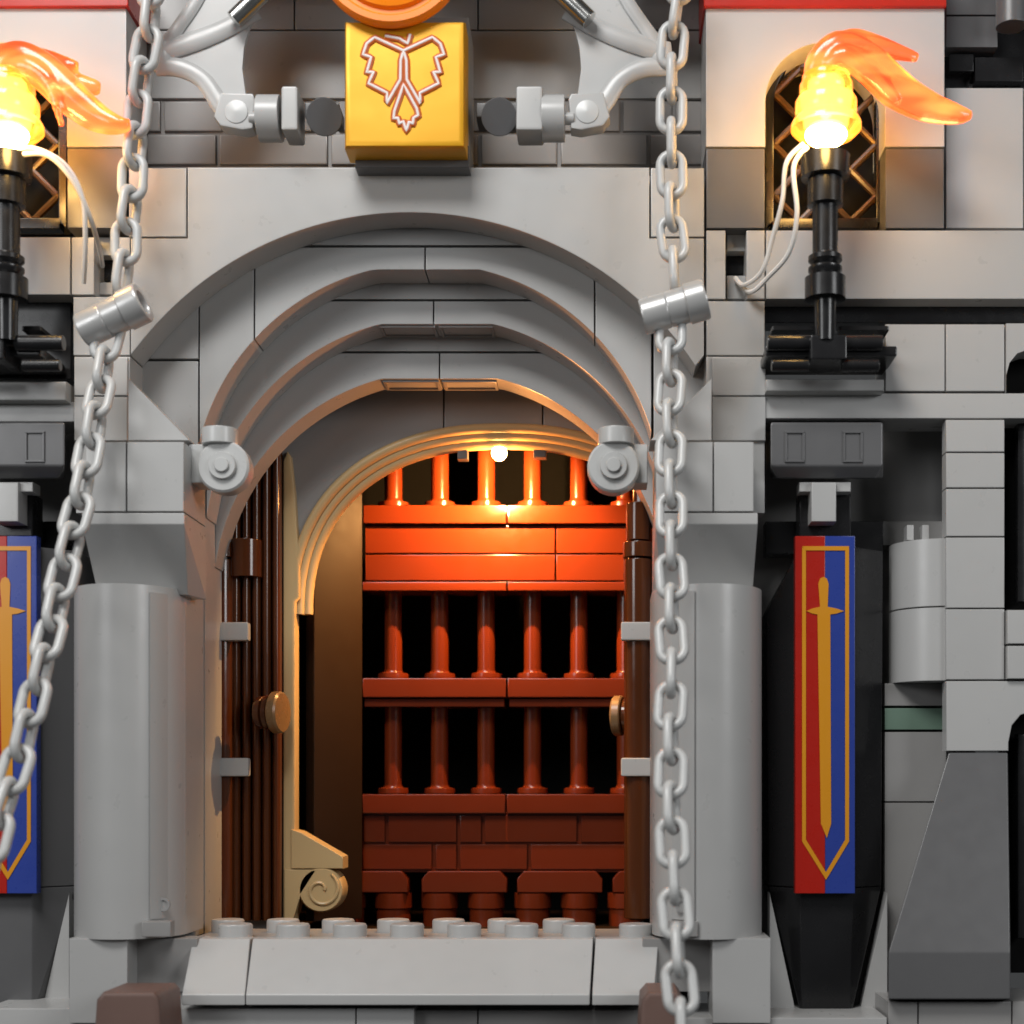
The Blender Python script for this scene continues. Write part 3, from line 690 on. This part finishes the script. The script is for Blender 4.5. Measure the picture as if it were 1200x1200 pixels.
# ================================================================ WINGS
def wing(label, mir):
    X = (lambda x: x) if mir > 0 else (lambda x: 965 - x)
    P = lambda x, y, Y=-.25: W(X(x), y, Y)
    t = thing('dragon_wing', label, 'wing', P(275, 150, -.1), 'bat-like wings over the gate')
    m = MB()
    for pts, rad in (([(184, 78), (212, 80), (238, 94), (255, 118), (270, 134)], (11, 11, 10, 11, 14)), ([(186, 62), (230, 48), (268, 32), (300, 12)], (12, 12, 11, 12)), ([(192, 58), (208, 34), (226, 8), (246, -26)], (10, 8, 8, 7)), ([(190, 50), (190, 66), (190, 84)], (11, 13, 10))):
        path = catmull([P(x, y) for x, y in pts], 6); m.tube(path, [S(r, 0) for r in lerp_list(rad, len(path))], 14, .42)
    lug = [(258, 108), (296, 109), (299, 116), (296, 150), (284, 152), (258, 147), (250, 136)]
    lug = [(X(a), b) for a, b in lug]
    m.poly(lug if mir > 0 else lug[::-1], -.34, .26, .03)
    bone = m.build('wing_bone', 'grey', t)
    o = P(277, 131, -.34); d = MB(); d.lathe([(.165, 0), (.16, -.012), (.12, -.02), (.05, -.03), (0, -.032)], o, (0, 1, 0), 24); d.build('socket_dimple', 'chain', bone)
    m = MB()
    for pg in ([(200, 62), (300, 14), (292, 32), (286, 56), (284, 80), (288, 110), (268, 130), (240, 98), (212, 82)], [(198, 56), (246, -30), (330, -30), (298, 14), (230, 48)]):
        q = [(X(a), b) for a, b in pg]; m.poly(q if mir > 0 else q[::-1], -.24, .07, .01)
    m.build('membrane', 'grey', t)
    m = MB(); m.cyl(P(274, 24, -.45), P(322, -22, -.45), S(11, -.4)); m.build('silver_rod', 'rod', t)
    m = MB(); m.cyl(P(303, 139, -.15), P(330, 139, -.15), S(26, -.1)); m.cyl(P(292, 139, -.3), P(306, 139, -.3), S(7, -.1)); m.wbox(*[tuple(f(a, b) for a, b in zip(P(329, 100, -.42), P(358, 172, .15))) for f in (min, max)], .04)
    m.build('clip', 'grey', t)
    m = MB(); m.cyl(P(380, 137, -.38), P(380, 137, .2), S(21, -.2)); m.wbox(*[tuple(f(a, b) for a, b in zip(P(357, 120, -.2), P(404, 155, .3))) for f in (min, max)], .02); m.build('hinge', 'dgrey', t)
    return t
wing('grey bat-like wing left of the gold crest block, its root behind the slanting chain', 1)
wing('grey bat-like wing right of the gold crest block, its root behind the straight chain', -1)

# ================================================================ GOLD CREST BLOCK, DISH
t = thing('crest_block', 'gold square block printed with a spread bird emblem, over the arch', 'crest', W(474, 195, -.2))
m = MB(); m.box(403, 23, 545, 172, -.75, .55, .09); m.build('gold_face', 'gold', t)
m = MB(); m.box(414, 20, 549, 170, -.2, .9, .02); m.build('grey_core', 'grey2', t)
m = MB(); m.box(416, 170, 550, 196, -.3, 1.2, .02); m.build('dark_foot', 'dgrey', t)
E = lambda x, y, Y: W(370 + x / 2.667, y / 2.667, Y)
LW = [(275, 160), (185, 118), (160, 138), (148, 172), (174, 180), (160, 228), (182, 226), (165, 262), (224, 292), (222, 325), (265, 250), (266, 190)]
RWg = [(550 - x, y) for x, y in LW]
TAIL = [(275, 265), (246, 350), (244, 372), (258, 370), (262, 388), (274, 380), (284, 410), (292, 382), (304, 388), (306, 370), (321, 362), (316, 340)]
HEAD = [(217, 113), (262, 122), (288, 138), (296, 108)]
a, b = MB(), MB()
for pts, cl in ((LW, 1), (RWg, 1), (TAIL, 1), (HEAD, 0)):
    P3 = [E(x, y, -.76) for x, y in pts]
    Q = []
    n = len(P3)
    for i in range(n if cl else n - 1):
        for k in range(4): Q.append(P3[i].lerp(P3[(i + 1) % n], k / 4))
    if not cl: Q.append(P3[-1])
    a.tube(Q, .048, 8, .4, closed=bool(cl)); b.tube([p - Vector((0, .012, 0)) for p in Q], .02, 8, .6, closed=bool(cl))
em = a.build('emblem', 'inkrim', t); b.build('emblem_outline', 'ink', em)
o = W(459, -52, -.78)
m = MB(); rr = S(88, -.9)
m.lathe([(rr * .97, 0), (rr, -.04), (rr, -.12), (rr * .96, -.17), (rr * .88, -.17), (rr * .85, -.14), (rr * .80, -.14), (rr * .77, -.20), (rr * .70, -.22), (rr * .66, -.18), (rr * .6, -.18), (rr * .5, -.27), (rr * .3, -.3), (.01, -.31)], o, (0, 1, 0), 64)
tag(m.build('orange_dish', 'orange'), 'glossy orange ringed dish, cut by the frame, on top of the gold block', 'dish')

# ================================================================ TORCHES
def torch(label, cx, fx, wires, dy=0):
    dx = cx - 967; Y = -.85
    P = lambda x, y, Yy=Y: W(x + dx, y + dy, Yy)
    t = thing('wall_torch', label, 'torch', P(967, 440, -.6), 'torches burning in front of the tower windows')
    m = MB(); r = lambda px: S(px, Y)
    o = P(967, 400)
    prof = [(12, 400), (13, 352), (24, 351), (24, 326), (15, 325), (20, 318), (20, 314), (15, 311), (20, 306), (20, 301), (15, 298), (15, 243), (21, 241), (21, 212), (19, 211), (28, 209), (29, 184), (22, 181)]
    m.lathe([(r(a), S(400 - y, Y)) for a, y in prof], o, (0, 0, 1), 24)
    m.build('handle', 'black', t)
    m = MB()
    f = lambda x0, y0, x1, y1, Y0, Y1: m.wbox(*[tuple(g(p, q) for p, q in zip(P(x0, y0, Y0), P(x1, y1, Y1))) for g in (min, max)], .03)
    f(897, 405, 1036, 440, -.7, .3); f(905, 384, 950, 404, -.5, .3); f(984, 384, 1030, 404, -.5, .3)
    m.cyl(P(899, 402, -.75), P(957, 402, -.75), r(9)); m.cyl(P(977, 402, -.75), P(1034, 402, -.75), r(9))
    m.cyl(P(904, 428, -.78), P(948, 428, -.78), r(7)); m.cyl(P(986, 428, -.78), P(1030, 428, -.78), r(7))
    f(950, 392, 984, 436, -.95, -.3)
    m.build('bracket', 'black', t)
    m = MB(); o = P(968, 165)
    m.lathe([(r(a), S(165 - y, Y)) for a, y in ((20, 163), (34, 159), (41, 152), (41, 146), (38, 140), (34, 137), (36, 132), (36, 120), (33, 115), (29, 113), (31, 109), (31, 100), (28, 96), (28, 90), (23, 86), (14, 84))], o, (0, 0, 1), 32)
    m.build('light_cone', 'cone', t)
    m = MB(); o = P(968, 150); m.lathe([(r(9), S(0, Y)), (r(20), S(6, Y)), (r(19), S(38, Y)), (r(13), S(52, Y)), (r(4), S(58, Y))], o, (0, 0, 1), 24); m.build('hot_core', 'core', t)
    m = MB(); m.ball(P(968, 158, Y - .16), .27, (1.05, .9, .62)); m.build('bulb', 'bulb', t)
    pl_ = bpy.data.lights.new('torch_light', 'POINT'); pl_.energy = 70; pl_.color = (1, .58, .17); pl_.shadow_soft_size = .16
    po = bpy.data.objects.new('torch_light', pl_); COL.objects.link(po); po.location = P(968, 160, Y - .62)
    pl_ = bpy.data.lights.new('added_back_fill', 'POINT'); pl_.energy = 48; pl_.color = (1, .62, .16); pl_.shadow_soft_size = .12  # added lamp without a source of its own, brightens wall and window reveal
    po = bpy.data.objects.new('added_back_fill', pl_); COL.objects.link(po); po.location = P(950, 118, -.32)
    m = MB()
    for pts, rad, fl in fx:
        path = catmull([P(*q) for q in pts], 8); m.tube(path, [r(v) for v in lerp_list(rad, len(path))], 18, fl)
    fo = m.build('flame', 'flame', t)
    fo.modifiers.clear()
    rm = fo.modifiers.new('r', 'REMESH'); rm.mode = 'VOXEL'; rm.voxel_size = .035; rm.use_smooth_shade = True
    sm = fo.modifiers.new('s', 'SMOOTH'); sm.factor = .5; sm.iterations = 3
    for pts in wires:
        m = MB(); m.tube(catmull([W(*q) for q in pts], 10), .035, 8); m.build('wire', 'wire', t)
    return t
FR = [([(958, 96), (962, 74, -.9), (985, 56, -.95), (1020, 76, -.95), (1050, 104, -.95), (1085, 124, -.95), (1120, 134, -1.0), (1139, 135, -1.0)], (16, 18, 19, 22, 22, 18, 12, 5), .7),
      ([(975, 60, -.9), (1000, 47, -.85), (1035, 56, -.8), (1076, 68, -.75)], (16, 14, 13, 6), .6),
      ([(968, 78, -1.0), (990, 66, -1.1), (1020, 86, -1.12), (1052, 120, -1.1)], (10, 12, 10, 4), .6),
      ([(975, 62, -1.0), (1010, 62, -1.08), (1050, 88, -1.08), (1100, 126, -1.05)], (9, 9, 8, 4), .6)]
FL = [([(956, 105), (958, 86, -.9), (980, 70, -.95), (1010, 84, -.95), (1040, 112, -.95), (1070, 136, -.95), (1095, 146, -1.0), (1112, 146, -1.0)], (16, 20, 21, 22, 22, 18, 12, 6), .7),
      ([(955, 86, -.9), (962, 66, -.85), (985, 64, -.85), (1020, 72, -.8), (1051, 78, -.8)], (16, 15, 14, 13, 6), .6),
      ([(1000, 86, -.8), (1040, 96, -.7), (1077, 104, -.65)], (14, 15, 8), .6),
      ([(960, 84, -1.0), (985, 76, -1.1), (1015, 96, -1.12), (1032, 150, -1.05)], (10, 11, 9, 3), .6)]
torch('black wall torch with orange flame, wholly in view, white wires looping to a wall slot', 967, FR,
      [[(942, 168, -.9), (922, 190, -.85), (917, 235, -.8), (905, 280, -.6), (893, 318, -.4), (872, 334, -.1), (862, 326, .2)],
       [(946, 172, -.95), (930, 196, -.95), (934, 250, -.9), (925, 295, -.7), (900, 325, -.4), (880, 342, -.15), (864, 330, .2)]])
torch('black wall torch cut by the photo edge, flame tip reaching the slanting chain', 8, FL,
      [[(14, 178, -.95), (40, 174, -.95), (75, 192, -.9), (96, 230, -.8), (100, 280, -.6), (98, 332, -.3)],
       [(18, 182, -1.0), (55, 182, -1.0), (84, 210, -.9), (104, 250, -.7), (116, 290, -.3), (120, 312, .2)]], 0)

# ================================================================ BROWN DRAWBRIDGE CORNERS
def foot(label, x0, x1, Y):
    m = MB(); a, b = W(x0, 1162, Y), W(x1, 1250, Y)
    m.poly([(x0 + 8, 1163), (x1 - 12, 1163), (x1 - 6, 1170), (x1, 1260), (x0 - 6, 1260), (x0, 1172)], Y, 1.0, .06)
    tag(m.build('drawbridge_corner', 'dull'), label, 'drawbridge', 'brown drawbridge corners')
foot('brown rounded drawbridge corner rising in front of the pale plinth below the clear pillar', 112, 192, -2.2)
foot('brown rounded drawbridge corner under the end of the straight chain', 752, 806, -2.2)
